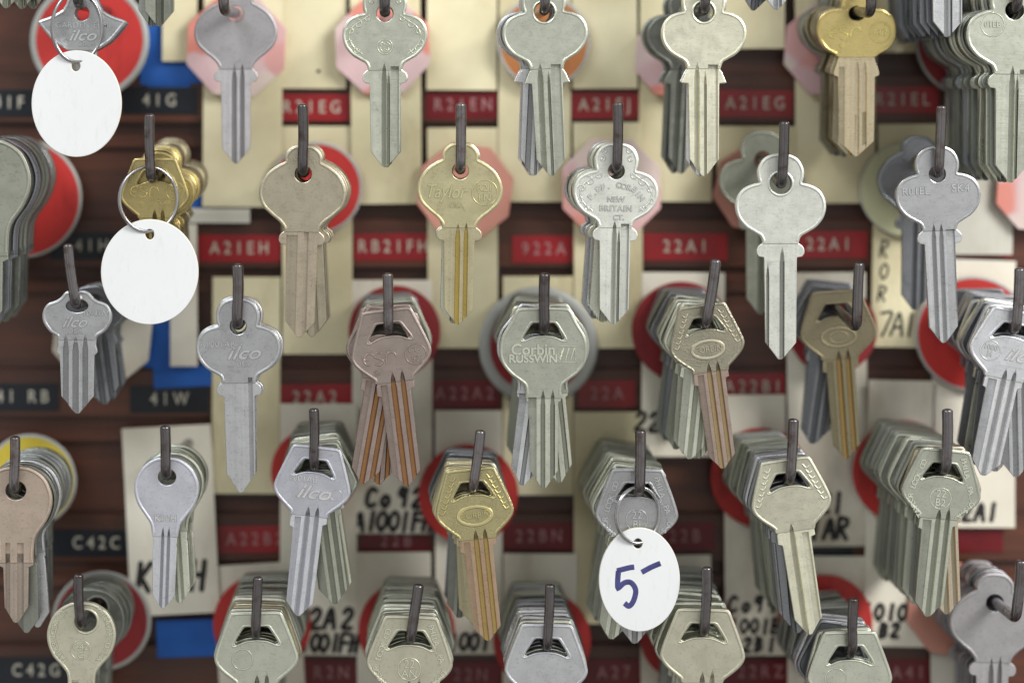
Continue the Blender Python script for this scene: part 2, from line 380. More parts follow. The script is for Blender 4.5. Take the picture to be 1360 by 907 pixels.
# ------------------------------------------------------------------ lettering
def glyphs(body, size, x, y, z, shear=0, rot=0, sx=1, ex=.00022, bold=0, sp=1.0, align='CENTER'):
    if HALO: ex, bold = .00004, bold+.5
    cu = bpy.data.curves.new('f', 'FONT'); cu.body = body; cu.size = size*S*1.38; cu.shear = shear
    cu.extrude = ex; cu.offset = bold*S; cu.space_character = sp; cu.align_x = align; cu.align_y = 'CENTER'; cu.resolution_u = 3
    me = evaluated(cu); bpy.data.curves.remove(cu)
    me.transform(Matrix.Translation((x*S, y*S, z)) @ Matrix.Rotation(R(rot), 4, 'Z') @ Matrix.Diagonal((sx, 1, 1, 1)))
    me.materials.clear(); return me
def along(text, pts, size, z=TB, flip=False):
    """letters placed one by one along a line of points"""
    q = [Vector(p) for p in pts]; seg = [(b-a).length for a, b in zip(q[:-1], q[1:])]; tot = sum(seg); out = []
    for i, ch in enumerate(text):
        if ch == ' ': continue
        s = tot*(i+.5)/len(text); j = 0
        while j < len(seg)-1 and s > seg[j]: s -= seg[j]; j += 1
        d = (q[j+1]-q[j]).normalized(); p = q[j]+d*s; a = math.degrees(math.atan2(d.y, d.x))
        out.append(glyphs(ch, size, p.x, p.y, z, rot=a, ex=.00022, bold=.12))
    return out
def stroke(pts, r=.9, z=TB, flat=.8, sub=5):
    return tube_mesh([[(x*S, y*S, z) for x, y in smooth(pts, sub)]], r*S, 6, flat=flat, taper=True)
def circ(x, y, r, w=.7): return tube_mesh([[(a*S, b*S, TB) for a, b in ellipse(x, y, r, r, 30)]], w*S, 6, True, .8)
def spiral(cx, cy, r, a0, turns, sx=1): return [(cx+sx*r*(1-.75*t)*math.cos(a0+turns*6.28*t), cy+r*(1-.75*t)*math.sin(a0+turns*6.28*t)) for t in [i/9 for i in range(10)]]
def lens_text(a, x, y, s): return glyphs(a, s, x, y, TB)
def ilco(x, y, s): return [glyphs('ilco', s, x, y, TB, shear=.4, sx=1.25, bold=.3, ex=.0003)]
def scrolls():
    o = []
    for sg in (-1, 1):
        for (x, y, r, a) in [(36, -14, 7, 1), (46, -24, 6, 0), (47, -38, 5, 4), (38, -48, 5, 3), (24, -6, 5, 2), (19, 16, 4.5, 1), (17, 27, 4, 2)]:
            o.append(stroke([(sg*p[0], p[1]) for p in spiral(x, y, r, a, 1.0)], .85, sub=2))
        o.append(stroke([(sg*22, -3), (sg*32, -10), (sg*42, -17), (sg*48, -30), (sg*42, -44), (sg*30, -54)], .9))
    return o
def leaves():
    o = []
    for sg in (-1, 1):
        for i in range(7):
            t = i/6; x = sg*(25+18*t); y = 18-44*t
            o.append(stroke([(x-3.5*sg, y+2), (x+.5*sg, y-3.5), (x+5*sg, y-1)], 1.1, sub=3, flat=1))
    return o
def corbin():
    return [tube_mesh([[(a*S, b*S, TB) for a, b in ellipse(0, -35, 23, 12.5, 36)]], 2.6*S, 8, True, .6),
            glyphs('CORBIN', 9, 0, -35, TB, ex=.0003, sx=.9)]+leaves()
def lockco(a, b):
    return (along('TAYLOR LOCK CO.', [(-24, -62), (-41, -40), (-40, -28), (-25, 18)], 7.5)
            + along('PHILA.,PA.-U.S.A.', [(24, 20), (40, -28), (42, -40), (22, -63)], 7.5)
            + [circ(0, -36, 14, .6), glyphs(a, 10, 0, -30, TB), glyphs(b, 10, 0, -42, TB)])
def esp(a, b, sc=1, y=-30):
    o = [stroke([(-24, y+5), (-30, y+8), (-36, y+4), (-38, y-1), (-35, y-6), (-29, y-8)], 1), stroke([(-37, y), (-28, y)], 1),
         stroke([(-12, y+7), (-19, y+8), (-23, y+3), (-17, y), (-12, y-4), (-17, y-9), (-24, y-7)], 1),
         stroke([(-8, y-10), (-7, y+2), (-2, y+7), (4, y+5), (6, y)], 1), circ(-22, y-19, 4, .5), glyphs('R', 4.5, -22, y-19, TB)]
    if b: o += [circ(32, y, 14, .7), glyphs(a, 9, 32, y+5.5, TB), glyphs(b, 9, 32, y-6, TB)]
    else: o += [circ(32, y, 14, .7), glyphs(a, 8.5, 32, y, TB)]
    return o
TEXTS = {
 'lens': lambda: [glyphs('GARDEN ELM', 8, 0, -16, TB, sp=1.1), *ilco(0, -30, 15), glyphs('USA', 5, 2, -42, TB)],
 'ornate': lambda: scrolls()+[circ(0, -44, 10), circ(0, -44, 7, .5), circ(-3, -41, 2, .5), circ(3, -41, 2, .5), circ(-3, -47, 2, .5), circ(3, -47, 2, .5)],
 'esp07': lambda: esp('C07', None, y=-28),
 'dile': lambda: [circ(-26, -17, 14), glyphs('01EB', 7, -26, -17, TB)],
 'espco': lambda: esp('CO', None, y=-22)+[glyphs('CORP', 6.5, 14, -40, TB)],
 'speck': lambda: along('CORBIN', ellipse(0, 4, 19, 19, 12)[1:6][::-1], 5),
 'taylor': lambda: [glyphs('Taylor', 19, -20, -28, TB, shear=.3, sx=.78, ex=.0003, bold=.1), glyphs('USA', 6.5, -4, -46, TB, sp=1.2), circ(33, -28, 17), glyphs('R21', 10, 33, -22, TB), glyphs('EN', 10, 33, -35, TB)],
 'britain': lambda: scrolls()+along('P.&F. CORBIN', [(-36, -38), (-24, -24), (0, -18), (24, -24), (36, -38)], 7.5)+[glyphs('NEW', 7.5, 0, -38, TB), glyphs('BRITAIN', 8, 0, -50, TB, sp=1.1), glyphs('CT.', 7, 4, -62, TB)],
 'sk4': lambda: [glyphs('R01EL', 10.5, -30, -22, TB), glyphs('SK4', 11, 30, -20, TB)],
 'small': lambda: [glyphs('10-41N', 8, 24, -10, TB, shear=.2), glyphs('ilco', 15, -4, -22, TB, shear=.45, sx=1.1, bold=.2), glyphs('USA', 7, -2, -34, TB, sp=1.1)],
 'a1001': lambda: [glyphs('A1001AB', 8.5, -28, -24, TB, sp=1.05), *ilco(6, -36, 18), glyphs('USA', 6.5, 6, -51, TB, sp=1.1)],
 'esp92': lambda: esp('CO', '92', y=-34),
 'russ': lambda: [glyphs('Corbin', 15, -14, -25, TB, bold=.5, ex=.0003), glyphs('RUSSWIN', 11, -14, -37, TB, bold=.5, ex=.0003)]+[tube_mesh([[(20*S, -20*S, TB), (42*S, -20*S, TB), (42*S, -41*S, TB), (20*S, -41*S, TB)]], .8*S, 6, True)]+[stroke([(22+7*i, -39), (27+7*i, -22)], 1.2) for i in range(3)],
 'corbin': corbin,
 'halfring': lambda: [tube_mesh([[(a*S, b*S, TB) for a, b in ellipse(0, -36, 24, 13, 36)]], 2*S, 8, True, .6), tube_mesh([[(a*S, b*S, TB) for a, b in ellipse(0, -36, 13, 8, 24)]], 1.2*S, 8, True, .6), stroke([(-10, -18), (0, -16), (12, -18)], 1.6)],
 'i1000': lambda: [circ(-26, -30, 13), glyphs('1000', 7, -26, -26, TB), glyphs('H', 7, -26, -35, TB), *ilco(16, -30, 18)],
 'k10h': lambda: [glyphs('K10H', 9, 0, -55, TB, bold=.2)],
 'i1001': lambda: [glyphs('1001AB', 9, -14, -17, TB), *ilco(2, -35, 19), circ(34, -34, 8, .4)],
 't22bi': lambda: lockco('22', 'BI'), 't22b2': lambda: lockco('22', 'B2'), 't22an': lambda: lockco('22', 'AN'),
 'leafy': lambda: leaves()[:7]+leaves()[7:],
 'ghost': lambda: [circ(-18, -30, 13, .6)],
 'c42': lambda: along('TAYLOR LOCK CO.', ellipse(0, -14, 38, 36, 40)[6:27][::1][::-1][:20], 7)[:0]+along('TAYLOR LOCK CO.', [(-20, -50), (-33, -34), (-38, -15), (-33, 6), (-20, 20)], 7.5)+along('PHILA.PA. U.S.A.', [(22, 22), (34, 6), (38, -14), (33, -34), (20, -52)], 7.5)+[circ(-1, -34, 13, .5), glyphs('C42', 9, -1, -30, TB), glyphs('C', 9, -1, -41, TB)],
}
TC = {}
def text_mesh(name):
    global HALO
    if name not in TC:
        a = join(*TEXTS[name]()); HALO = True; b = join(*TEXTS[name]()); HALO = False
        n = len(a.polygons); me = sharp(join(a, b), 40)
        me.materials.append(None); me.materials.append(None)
        for i, f in enumerate(me.polygons): f.material_index = 0 if i < n else 1   # dark edge shade painted around the raised strokes
        TC[name] = me
    return TC[name]

# ------------------------------------------------------------------ keys and hooks
def make_key(kind, mat, loc, rot, label, group=None, text=None, yaw=0, pitch=0, scale=1.0, name='key'):
    bow, bl = key_meshes(kind)
    t = empty(name, loc, label, 'key', group)
    t.rotation_euler = (R(90+pitch), R(rot), R(yaw)); t.scale = (scale,)*3
    m = KM[mat]
    link('bow', bow, [m[0]], t); link('blade', bl, [m[1], m[2], m[5]], t)
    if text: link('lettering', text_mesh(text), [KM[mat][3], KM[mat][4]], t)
    return t

HOOK_LABELS = []
def hook(bend, top, what, base=None, fade=0):
    b = P(*bend); bs = P(*(base or bend), L) if base else None
    if bs is None:
        bs = P(bend[0]+(VX-bend[0])*.105, bend[1]+(VY-bend[1])*.098, L)
    tp = P(*top); rb = .0042
    up = (tp-b).normalized(); back = (bs-b).normalized()
    tp = tp+Vector((0, -.0012, 0))
    pts = [bs+back*.006]
    for i in range(7): pts.append(bs.lerp(b, i/7*.93))
    A = b+back*rb; B = b+up*rb
    for i in range(7):
        t = i/6; pts.append(A*(1-t)**2+b*2*t*(1-t)+B*t*t)
    for i in range(1, 6): pts.append(B.lerp(tp, i/5))
    r = random.uniform(6.7, 7.4)*S; kx = random.uniform(-1.2, 1.2)*S
    for i in range(1, 5): pts[-1-i] = pts[-1-i]+Vector((kx*math.sin(i/5*3.14), 0, 0))
    bm = bmesh.new(); tube_into(bm, pts, r, 16)
    # rounded end
    d = (pts[-1]-pts[-2]).normalized()
    bmesh.ops.create_icosphere(bm, subdivisions=2, radius=r*.97, matrix=Matrix.Translation(pts[-1]) @ d.to_track_quat('Z', 'Y').to_matrix().to_4x4() @ Matrix.Diagonal((1, 1, .45, 1)))
    bmesh.ops.recalc_face_normals(bm, faces=bm.faces)
    bmesh.ops.transform(bm, matrix=Matrix.Translation(-bs), verts=bm.verts)
    me = bpy.data.meshes.new('hook'); bm.to_mesh(me); bm.free(); sharp(me, 50)
    o = link('key_hook', me, [M['hook']]); o.location = bs
    tag(o, 'dark steel peg hook holding '+what, 'hook', 'steel hooks in rows on the board')
    return b, bs

COUNT = 0
REAR_SHADE = {'pale': 'nickel', 'nickel': 'olive', 'olive': 'dusk', 'steel': 'slate', 'bright': 'steel', 'straw': 'olive', 'brass': 'worn_brass'}   # shade deep in the stacks, put into the key colours
def stack(bend, top, what, front, rest=(), base=None, drop=3.0, d0=.0036, off=(0, 0)):
    drop -= 1
    """front: (kind, mat, rot, text, label); rest: list of (kind, mat, n, rot, jitter, spacing[, gap])"""
    global COUNT
    b, bs = hook(bend, top, what, base)
    sh = bs-b; d = d0
    def at(d, dx=0): return b+sh*(d/L)+Vector((dx*S+off[0]*S, 0, -(drop+off[1])*S))
    kind, mat, rot, text, label = front[:5]; sc = front[5] if len(front) > 5 else 1
    make_key(kind, mat, at(d), rot, label, text=text, yaw=random.uniform(-2, 2), pitch=random.uniform(-1, 1.5), scale=sc); COUNT += 1
    for g in rest:
        kind, mat, n, rot, jit, spc = g[:6]
        if len(g) > 6: d += g[6]
        lab = g[7] if len(g) > 7 else 'rear key among '+what
        for i in range(n):
            d += spc*random.choice((.7, .8, .9, 1, 1.1, 1.7))
            if d > .0500: break
            mm = random.choice(mat) if isinstance(mat, (list, tuple)) else mat
            if d > .022 and n > 4: mm = REAR_SHADE.get(mm, mm)
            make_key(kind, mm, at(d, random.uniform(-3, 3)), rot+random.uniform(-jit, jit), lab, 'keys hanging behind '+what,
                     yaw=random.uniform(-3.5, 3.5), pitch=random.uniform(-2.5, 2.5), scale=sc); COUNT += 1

GR = ['nickel', 'olive', 'dusk', 'nickel']
SV = ['steel', 'slate', 'nickel']
# row above the frame: only the tips of the blades hang into view
stack((12, -196), (12, -280), 'keys whose tips show in the top left corner', ('clover', 'olive', 2, None, 'greenish key tip peeking in at the top left corner'), [('clover', 'olive', 2, -4, 3, .004)])
stack((209, -172), (209, -255), 'keys whose tips show above the blue tape', ('clover', 'olive', 0, None, 'dull key tip hanging in from above beside the blue tape'), [('clover', 'dusk', 1, 4, 2, .006)])
stack((1034, -194), (1034, -270), 'keys whose tips show right of the pale gold key', ('clover', 'steel', 0, None, 'grey blade tip at the top edge between pale and gold keys'), [('clover', 'slate', 2, 6, 4, .005)])
stack((1262, -158), (1262, -240), 'the dark blades cut off by the top edge', ('clover', 'steel', 0, None, 'silver blade tip in front of a dark row at the top right edge'), [('clover', 'slate', 14, 0, 1.5, .0031)])
# row 1
stack((103, 6), (103, -75), 'the lens shaped key with the blank white tag', ('lens', 'steel', 0, 'lens', 'grey key with wide pointed oval bow behind a split ring'), [('lens', 'slate', 1, 2, 2, .003)], drop=12, d0=.008)
stack((297, 14), (297, -70), 'the smooth grey key on the pink octagon', ('clover_d', 'mauve', 0, None, 'single smooth grey clover key with no lettering hanging on pink octagon'), base=(336, 24), d0=.024, drop=2)
stack((511, 16), (511, -70), 'the scroll edged key at the top', ('clover', 'nickel', 0, 'ornate', 'nickel key with scrolled border and small round seal at top'), [('clover', 'olive', 1, 0, 1, .003)])
stack((724, 14), (724, -70), 'the smooth pair over the orange disc', ('clover_b', 'nickel', -2.5, None, 'smooth nickel key with ringed hole over the orange disc'), [('clover_b', 'steel', 2, 2.5, 1, .005)])
stack((937, 14), (937, -70), 'the pale gold plain keys at the top', ('clover_b', 'pale', 0, None, 'pale gold plain key with ringed hole, front of four'), [('clover_b', 'steel', 1, 2, 0, .003), ('clover_b', 'dusk', 2, 2, 2, .005, .022)])
stack((1157, 18), (1157, -66), 'the shiny oval gold keys', ('oval', 'brass_grey', 0, 'esp07', 'shiny gold oval key stamped with a circled number at top right'), [('oval', ['brass', 'worn_brass'], 5, 1, 2, .0034), ('clover', ['dusk', 'worn_brass'], 3, 1, 3, .003)], base=(1098, 10), d0=.019, drop=2)
stack((1352, 12), (1352, -70), 'the thick nickel row in the top right corner', ('clover', 'nickel', 1, 'dile', 'nickel key with small circled stamp at the top right corner', 1.12), [('clover', ['nickel', 'slate', 'slate', 'dusk'], 14, 1, 1, .003)])
# row 2
stack((-20, 222), (-20, 150), 'the thick dark row cut off by the left edge', ('peach', 'olive', 0, None, 'dull smooth key half cut off by the left edge', 1.28), [('peach', ['dusk', 'olive', 'slate'], 12, 1, 1, .003)])
stack((200, 240), (199, 154), 'the gold keys with a blank ivory tag', ('hex', 'brass', 0, 'espco', 'gold stamped key seen through a split ring above ivory tag', .86), [('clover', 'brass', 9, -2, 2, .0034)], base=(246, 196), d0=.007, drop=2)
stack((402, 230), (402, 141), 'the antique plain keys over the small red disc', ('clover_c', 'antique', 1.5, 'speck', 'antique gold plain key in front of the small red disc', 1.02), [('clover_c', 'tan', 5, -2.5, 1, .003)])
stack((612, 226), (612, 140), 'the italic lettered straw coloured keys', ('clover_d', 'straw', 1, 'taylor', 'straw coloured key with large italic name and circled code'), [('clover_d', 'nickel', 2, 2, 2, .004)])
stack((820, 226), (820, 139), 'the fully engraved silver keys', ('clover', 'white_nickel', 1, 'britain', 'silver key fully engraved with scrolls and words, second row centre'), [('clover', ['nickel', 'steel'], 4, 4, 2.5, .0042)])
stack((1039, 247), (1041, 164), 'the bright plain key with long blade', ('clover_e', 'white_nickel', 0, None, 'bright matt silver key with ringed hole and long blade', 1.06), [('clover', 'olive', 1, 0, 1, .004, .033, 'dull dark key half hidden behind the bright plain key')], base=(998, 196), drop=1)
stack((1247, 232), (1249, 143), 'the key with codes stamped on both sides', ('clover_s', 'steel', -2.5, 'sk4', 'steel grey key with a code stamped on each side of bow'), [('clover_d', 'slate', 1, 1, 1, .004, .030, 'dark glossy key behind the steel key with two codes')], base=(1203, 206), drop=2)
# row 3
stack((100, 405), (91, 326), 'the small wide key with three grooves', ('small', 'steel', 0, 'small', 'small wide grey key with three deep grooves at left'), [('small', ['dusk', 'slate'], 3, -4, 5, .005, .014)], drop=3, base=(146, 388))
stack((315, 433), (316, 353), 'the long grey keys at mid left', ('ilco', 'steel', -1, 'a1001', 'long grey clover key with slanted raised brand, mid left'), [('ilco', 'steel', 2, 0, 2, .003)])
stack((516, 440), (515, 365), 'the bronze keys with copper grooves', ('hex_w', 'bronze', -7, 'esp92', 'bronze hexagonal key with copper grooves swinging right'), [('hex_w', 'bronze', 1, 10, 0, .003, 0, 'bronze key with copper groove swinging left behind its twin'), ('hex_w', 'bronze', 2, -3, 7, .003), ('hex', ['nickel', 'olive', 'dusk', 'slate'], 9, -3, 5, .0046)], drop=3)
stack((723, 440), (723, 365), 'the wide round shouldered keys with ribbon logo', ('russ', 'nickel', 0, 'russ', 'nickel key with rounded shoulders, two line name and striped box'), [('russ', 'steel', 1, 8, 0, .003), ('russ', 'nickel', 1, -6, 0, .003), ('hex', GR, 9, 0, 8, .0047)], drop=2.5)
stack((938, 432), (950, 347), 'the pebbled key with laurel border', ('hex_w', 'corbin_nickel', -7.5, 'corbin', 'pebbled bronze nickel key with oval name and leaves, blade to the right', .93), [('hex', 'nickel', 3, 3, 3, .003), ('hex', ['dusk', 'slate', 'olive'], 9, 4, 5, .0046)], drop=2.5)
stack((1138, 436), (1140, 351), 'the worn brass key set far back', ('hex_w', 'worn_brass', -4, 'halfring', 'worn brass key with oval ring pattern set back on shaft', .98), [('hex', 'slate', 3, 8, 3, .005)], base=(1086, 385), d0=.030, drop=5)
stack((1350, 440), (1353, 358), 'the silver keys at the right edge', ('hex', 'bright', 12, 'i1000', 'silver key with circled stamp by the right edge, blade to the left'), [('hex', ['steel', 'bright'], 2, 2, 4, .004), ('hex', SV, 7, 6, 7, .0046)], drop=5, base=(1284, 395))
# row 4
stack((18, 652), (21, 581), 'the peach round keys before the yellow disc', ('peach', 'peach', 0, None, 'peach coloured round key at the left edge before yellow disc', 1.05), [('round_old', ['steel', 'dusk', 'slate'], 9, -3, 3, .004)])
stack((220, 634), (220, 567), 'the smooth round silver keys', ('round', 'lilac', 2, 'k10h', 'smooth round silver key hanging over the handwritten card'), [('round', ['nickel', 'steel', 'olive'], 4, -3, 2, .004)])
stack((417, 622), (417, 544), 'the bluish silver hexagonal keys', ('hex_w', 'lilac', 6.5, 'i1001', 'bluish silver hexagonal key with slanted brand, blade to the left', .96), [('hex', ['olive', 'dusk', 'nickel'], 10, -5, 5, .0036)], drop=2.5)
stack((628, 652), (638, 573), 'the gold pebbled keys with laurel border', ('hex_w', 'corbin_gold', -6, 'corbin', 'gold pebbled key with oval name and leaves over red disc', .97), [('hex', ['straw', 'straw', 'nickel'], 5, -3, 2, .003), ('hex', ['slate', 'dusk'], 4, 3, 2, .004)], drop=2.5)
stack((850, 655), (850, 573), 'the thick row with the priced tag', ('hex', 'steel', 1, 't22bi', 'nickel hexagonal key with lettered border above the priced tag', 1.04), [('hex', GR, 17, 9, 2.5, .0027)], drop=5, d0=.007)
stack((1050, 640), (1053, 558), 'the leaf bordered thick row at right', ('hex_p', 'pale', -8, 'leafy', 'pale hexagonal key with leaf border, front of a thick row'), [('hex_p', ['nickel', 'slate', 'steel', 'dusk'], 17, -5, 1.5, .0029)], drop=2.5)
stack((1257, 627), (1257, 545), 'the lettered thick row at far right', ('hex', 'nickel', 6, 't22b2', 'nickel hexagonal key with lettered border at right, front of thick row'), [('hex', 'antique', 1, -3, 0, .0025), ('hex', GR+['slate'], 17, 5, 1.5, .0029)], drop=2.5)
# row 5
stack((106, 832), (105, 763), 'the old round lettered keys at lower left', ('round_old', 'pale', 0, 'c42', 'pale round key with letters around its edge at lower left'), [('round_old', ['olive', 'dusk'], 6, 2, 3, .004, .018)], drop=0, base=(146, 782))
stack((339, 846), (343, 767), 'the faint circled thick row at bottom left', ('hex', 'nickel', -1, 'ghost', 'smooth nickel hexagonal key with faint circle at bottom left', 1.05), [('hex', ['worn_brass', 'nickel', 'dusk'], 14, 0, 2, .0036)], drop=2)
stack((545, 852), (556, 777), 'the lettered thick row at bottom centre left', ('hex', 'pale', 2, 't22an', 'pale hexagonal key with lettered border at the bottom', 1.08), [('hex', ['nickel', 'olive', 'nickel'], 14, 0, 2, .0036)], drop=2)
stack((727, 862), (730, 777), 'the smooth silver row at bottom centre', ('hex', 'bright', 1, None, 'smooth silver hexagonal key without lettering at bottom centre', 1.04), [('hex', ['steel', 'nickel', 'steel'], 12, 0, 3, .0042)], drop=2)
stack((936, 842), (938, 754), 'the cream coloured row below the priced tag', ('hex', 'pale', 1, None, 'cream nickel key without lettering right below the priced tag', 1.06), [('hex', ['nickel', 'olive'], 12, 3, 2.5, .0042)], drop=2)
stack((1132, 872), (1133, 795), 'the cut off row at bottom right', ('hex', 'nickel', 0, 'ghost', 'nickel hexagonal key at bottom right cut off by the lower edge', 1.06), [('hex', 'nickel', 1, -6, 0, .003), ('hex', ['slate', 'steel'], 3, 6, 3, .004), ('hex', 'olive', 8, -6, 3, .003, .006)], drop=2)
stack((1350, 822), (1355, 745), 'the mauve grey keys in the bottom right corner', ('clover_d', 'mauve', 2, None, 'mauve grey smooth clover key in the bottom right corner', 1.08), [('clover_d', ['mauve', 'slate', 'slate'], 8, 3, 2, .0032)], base=(1284, 768), d0=.026, drop=3)
print('keys', COUNT)

# ------------------------------------------------------------------ rings and white tags
def yface(me):
    me.transform(Matrix.Rotation(R(90), 4, 'X')); return me
def ring_and_tag(c, rx, ry, tc, trx, try_, hole, yaw, lab_r, lab_t, rot=0, ink=None, d=.003):
    rc = P(*c, d)
    me = tube_mesh([[(x*S, y*S, 0) for x, y in ellipse(0, 0, rx, ry, 64)]], 2.3*S, 10, True)
    me2 = tube_mesh([[(x*S, y*S, .0007) for x, y in ellipse(0, .5, rx-.5, ry, 64)][4:58]], 1.9*S, 10, False)
    o = link('split_ring', yface(sharp(join(me, me2), 60)), [M['ring']]); o.location = rc; o.rotation_euler = (0, 0, R(yaw))
    tag(o, lab_r, 'key ring', 'split rings holding white tags')
    t = empty('oval_tag', P(*tc, d), lab_t, 'tag', 'white oval tags'); t.rotation_euler = (0, R(rot), 0)
    hx, hy = hole[0]-tc[0], tc[1]-hole[1]
    disc = sharp(flat_shape([ellipse(0, 0, trx, try_, 72), ellipse(hx, hy, 6, 7, 20)], -.0007, .0007, .0002))
    disc.materials.append(None); disc.materials.append(None)
    for f in disc.polygons: f.material_index = 0 if f.normal.z > .7 else 1
    link('disc', yface(disc), [M['tag'], M['tag_edge']], t)
    if ink:
        me = join(*[tube_mesh([[(x*S, y*S, .00072) for x, y in smooth(s, 6)]], 3.6*S, 10, flat=.06, taper=False) for s in ink])
        link('handwriting', yface(sharp(me, 50)), [M['ink']], t)
ring_and_tag((102, 37), 33, 46, (102, 138), 60, 71, (101, 88), 14, 'thin split ring holding the cool white blank tag', 'cool white blank oval tag, upper of the two at left')
ring_and_tag((197, 265), 39, 43, (199, 361), 65, 70, (199, 311), 14, 'split ring through the gold keys with ivory tag', 'ivory edged blank oval tag below the gold keys', d=.0034)
ring_and_tag((847, 684), 31, 37, (849, 769), 54, 69, (847, 721), 16, 'split ring holding the tag marked with a five', 'white oval tag handwritten with a blue five and dash', rot=0, d=.0034,
    ink=[[(-30, 12), (-14, 16), (-7, 17)], [(-28, 12), (-29, -1), (-29, -12, 1), (-20, -4), (-11, -4), (-5, -14), (-8, -28), (-14, -35), (-20, -31)], [(3, 10), (16, 17), (28, 22)]])

# ------------------------------------------------------------------ things at the board
D_BOARD, D_RAIL = L, L-.003
SURF = {}
def plate(name, x0, x1, y0, y1, d, mat, label, cat, group, rot=0, curl=0, th=.0004, parent=None):
    cx, cy = (x0+x1)/2, (y0+y1)/2; k = 1+d/Z
    w, h = (x1-x0)*S*k/2, (y1-y0)*S*k/2; n = 8
    bm = bmesh.new(); F = []; B = []
    for j in range(n+1):
        v = j/n; z = h-2*h*v; yy = -curl*(v**2) + .0002*math.sin(v*5+cx)
        F.append([bm.verts.new((sx*w, yy-th/2, z)) for sx in (-1, 0, 1)]); B.append([bm.verts.new((sx*w, yy+th/2, z)) for sx in (-1, 0, 1)])
    for j in range(n):
        for i in range(2):
            bm.faces.new((F[j][i], F[j+1][i], F[j+1][i+1], F[j][i+1])); bm.faces.new((B[j][i], B[j][i+1], B[j+1][i+1], B[j+1][i]))
        bm.faces.new((F[j][0], B[j][0], B[j+1][0], F[j+1][0])); bm.faces.new((F[j][2], F[j+1][2], B[j+1][2], B[j][2]))
    for i in range(2):
        bm.faces.new((F[0][i], F[0][i+1], B[0][i+1], B[0][i])); bm.faces.new((F[n][i], B[n][i], B[n][i+1], F[n][i+1]))
    bmesh.ops.recalc_face_normals(bm, faces=bm.faces)
    me = bpy.data.meshes.new(name); bm.to_mesh(me); bm.free(); sharp(me, 30)
    o = link(name, me, [mat]); o.location = P(cx, cy, d); o.rotation_euler = (0, R(rot), 0)
    SURF[name if False else o.name] = (lambda z, h=h, c=curl, cx=cx: -c*((h-z)/(2*h))**2+.0002*math.sin((h-z)/(2*h)*5+cx)-th/2)
    tag(o, label, cat, group); return o

GLY = {
 '0': [[(2, 0), (.3, 2), (.4, 4.5), (2, 6), (3.6, 4.3), (3.5, 1.6), (2, 0)]], '1': [[(2, 6), (2, 0)]],
 '2': [[(.4, 4.8), (1.6, 6), (3.2, 5.3), (2.8, 3.2), (.4, .2), (3.8, .1)]], '4': [[(.6, 6), (.4, 3), (3.4, 3)], [(3.2, 6), (3.1, 0)]],
 '8': [[(3.2, 5), (1.8, 6), (.7, 4.8), (2.4, 3.2), (3.4, 1.5), (2, 0), (.6, 1.4), (2, 3.2), (3.2, 5)]],
 '9': [[(3.2, 4.4), (1.8, 6), (.6, 4.5), (1.6, 3.2), (3.1, 4.4), (3.1, 6), (3, 0)]],
 'A': [[(0, 0), (1.9, 6), (3.8, 0)], [(.8, 2.2), (3.1, 2.3)]], 'B': [[(.5, 0), (.5, 6)], [(.5, 6), (3, 5.3), (2.8, 3.6), (.6, 3.1)], [(.6, 3.1), (3.4, 2.5), (3.1, .6), (.5, 0)]],
 'C': [[(3.6, 5.2), (2, 6), (.4, 4), (.5, 1.5), (2, 0), (3.7, .8)]], 'F': [[(.6, 0), (.6, 6)], [(.6, 6), (3.5, 6)], [(.6, 3.2), (3, 3.3)]],
 'H': [[(.5, 0), (.6, 6)], [(3.4, 0), (3.5, 6)], [(.5, 3), (3.4, 3.2)]], 'K': [[(.6, 0), (.8, 6)], [(3.6, 6), (.8, 2.8)], [(1.2, 3.2), (3.6, 0)]],
 'R': [[(.5, 0), (.5, 6)], [(.5, 6), (3.2, 5.5), (3, 3.6), (.6, 3)], [(1.2, 3), (3.6, 0)]], 'o': [[(2, 0), (.6, 1.4), (1.2, 3.2), (2.8, 3.2), (3.2, 1.4), (2, 0)]],
 '7': [[(.3, 6), (3.7, 6), (1.6, 0)]], 'I': [[(2, 6), (2, 0)]],
}
def handwrite(card, d, lines, mat='marker'):
    """lines: (text, x, y, height, advance, weight) in photo pixels; written on the card"""
    ms = []; k = 1+d/Z; c = card.location
    for text, x, y, h, adv, wt in lines:
        for i, ch in enumerate(text):
            for s in GLY.get(ch, []):
                jx, jy = random.uniform(-1, 1), random.uniform(-1, 1)
                pts = []
                for gx, gy in smooth(s, 4):
                    w = P(x+i*adv+gx*h/6*.8+jx, y-gy*h/6-jy, d); pts.append((w.x-c.x+((gy-3)*h/6*.16+random.uniform(-.35, .35))*S, SURF[card.name](w.z-c.z)-.00012, w.z-c.z))
                bm = bmesh.new(); ms.append(ribbon(pts, wt*1.35*S*k))
    o = link('handwriting', join(*ms), [M[mat]], card)
def ribbon(pts, r):
    bm = bmesh.new(); V = []
    pts = [Vector(p) for p in pts]; n = len(pts)
    for i, p in enumerate(pts):
        t = (pts[min(i+1, n-1)]-pts[max(i-1, 0)]); t = t.normalized() if t.length else Vector((1, 0, 0))
        s = Vector((t.z, 0, -t.x))*r
        V.append((bm.verts.new(p+s), bm.verts.new(p-s)))
    for a, b in zip(V[:-1], V[1:]): bm.faces.new((a[0], a[1], b[1], b[0]))
    for p in (pts[0], pts[-1]):
        cv = [bm.verts.new(p+Vector((math.cos(a)*r, -.00002, math.sin(a)*r))) for a in [2*math.pi*q/10 for q in range(10)]]
        bm.faces.new(cv)
    me = bpy.data.meshes.new('r'); bm.to_mesh(me); bm.free(); return me

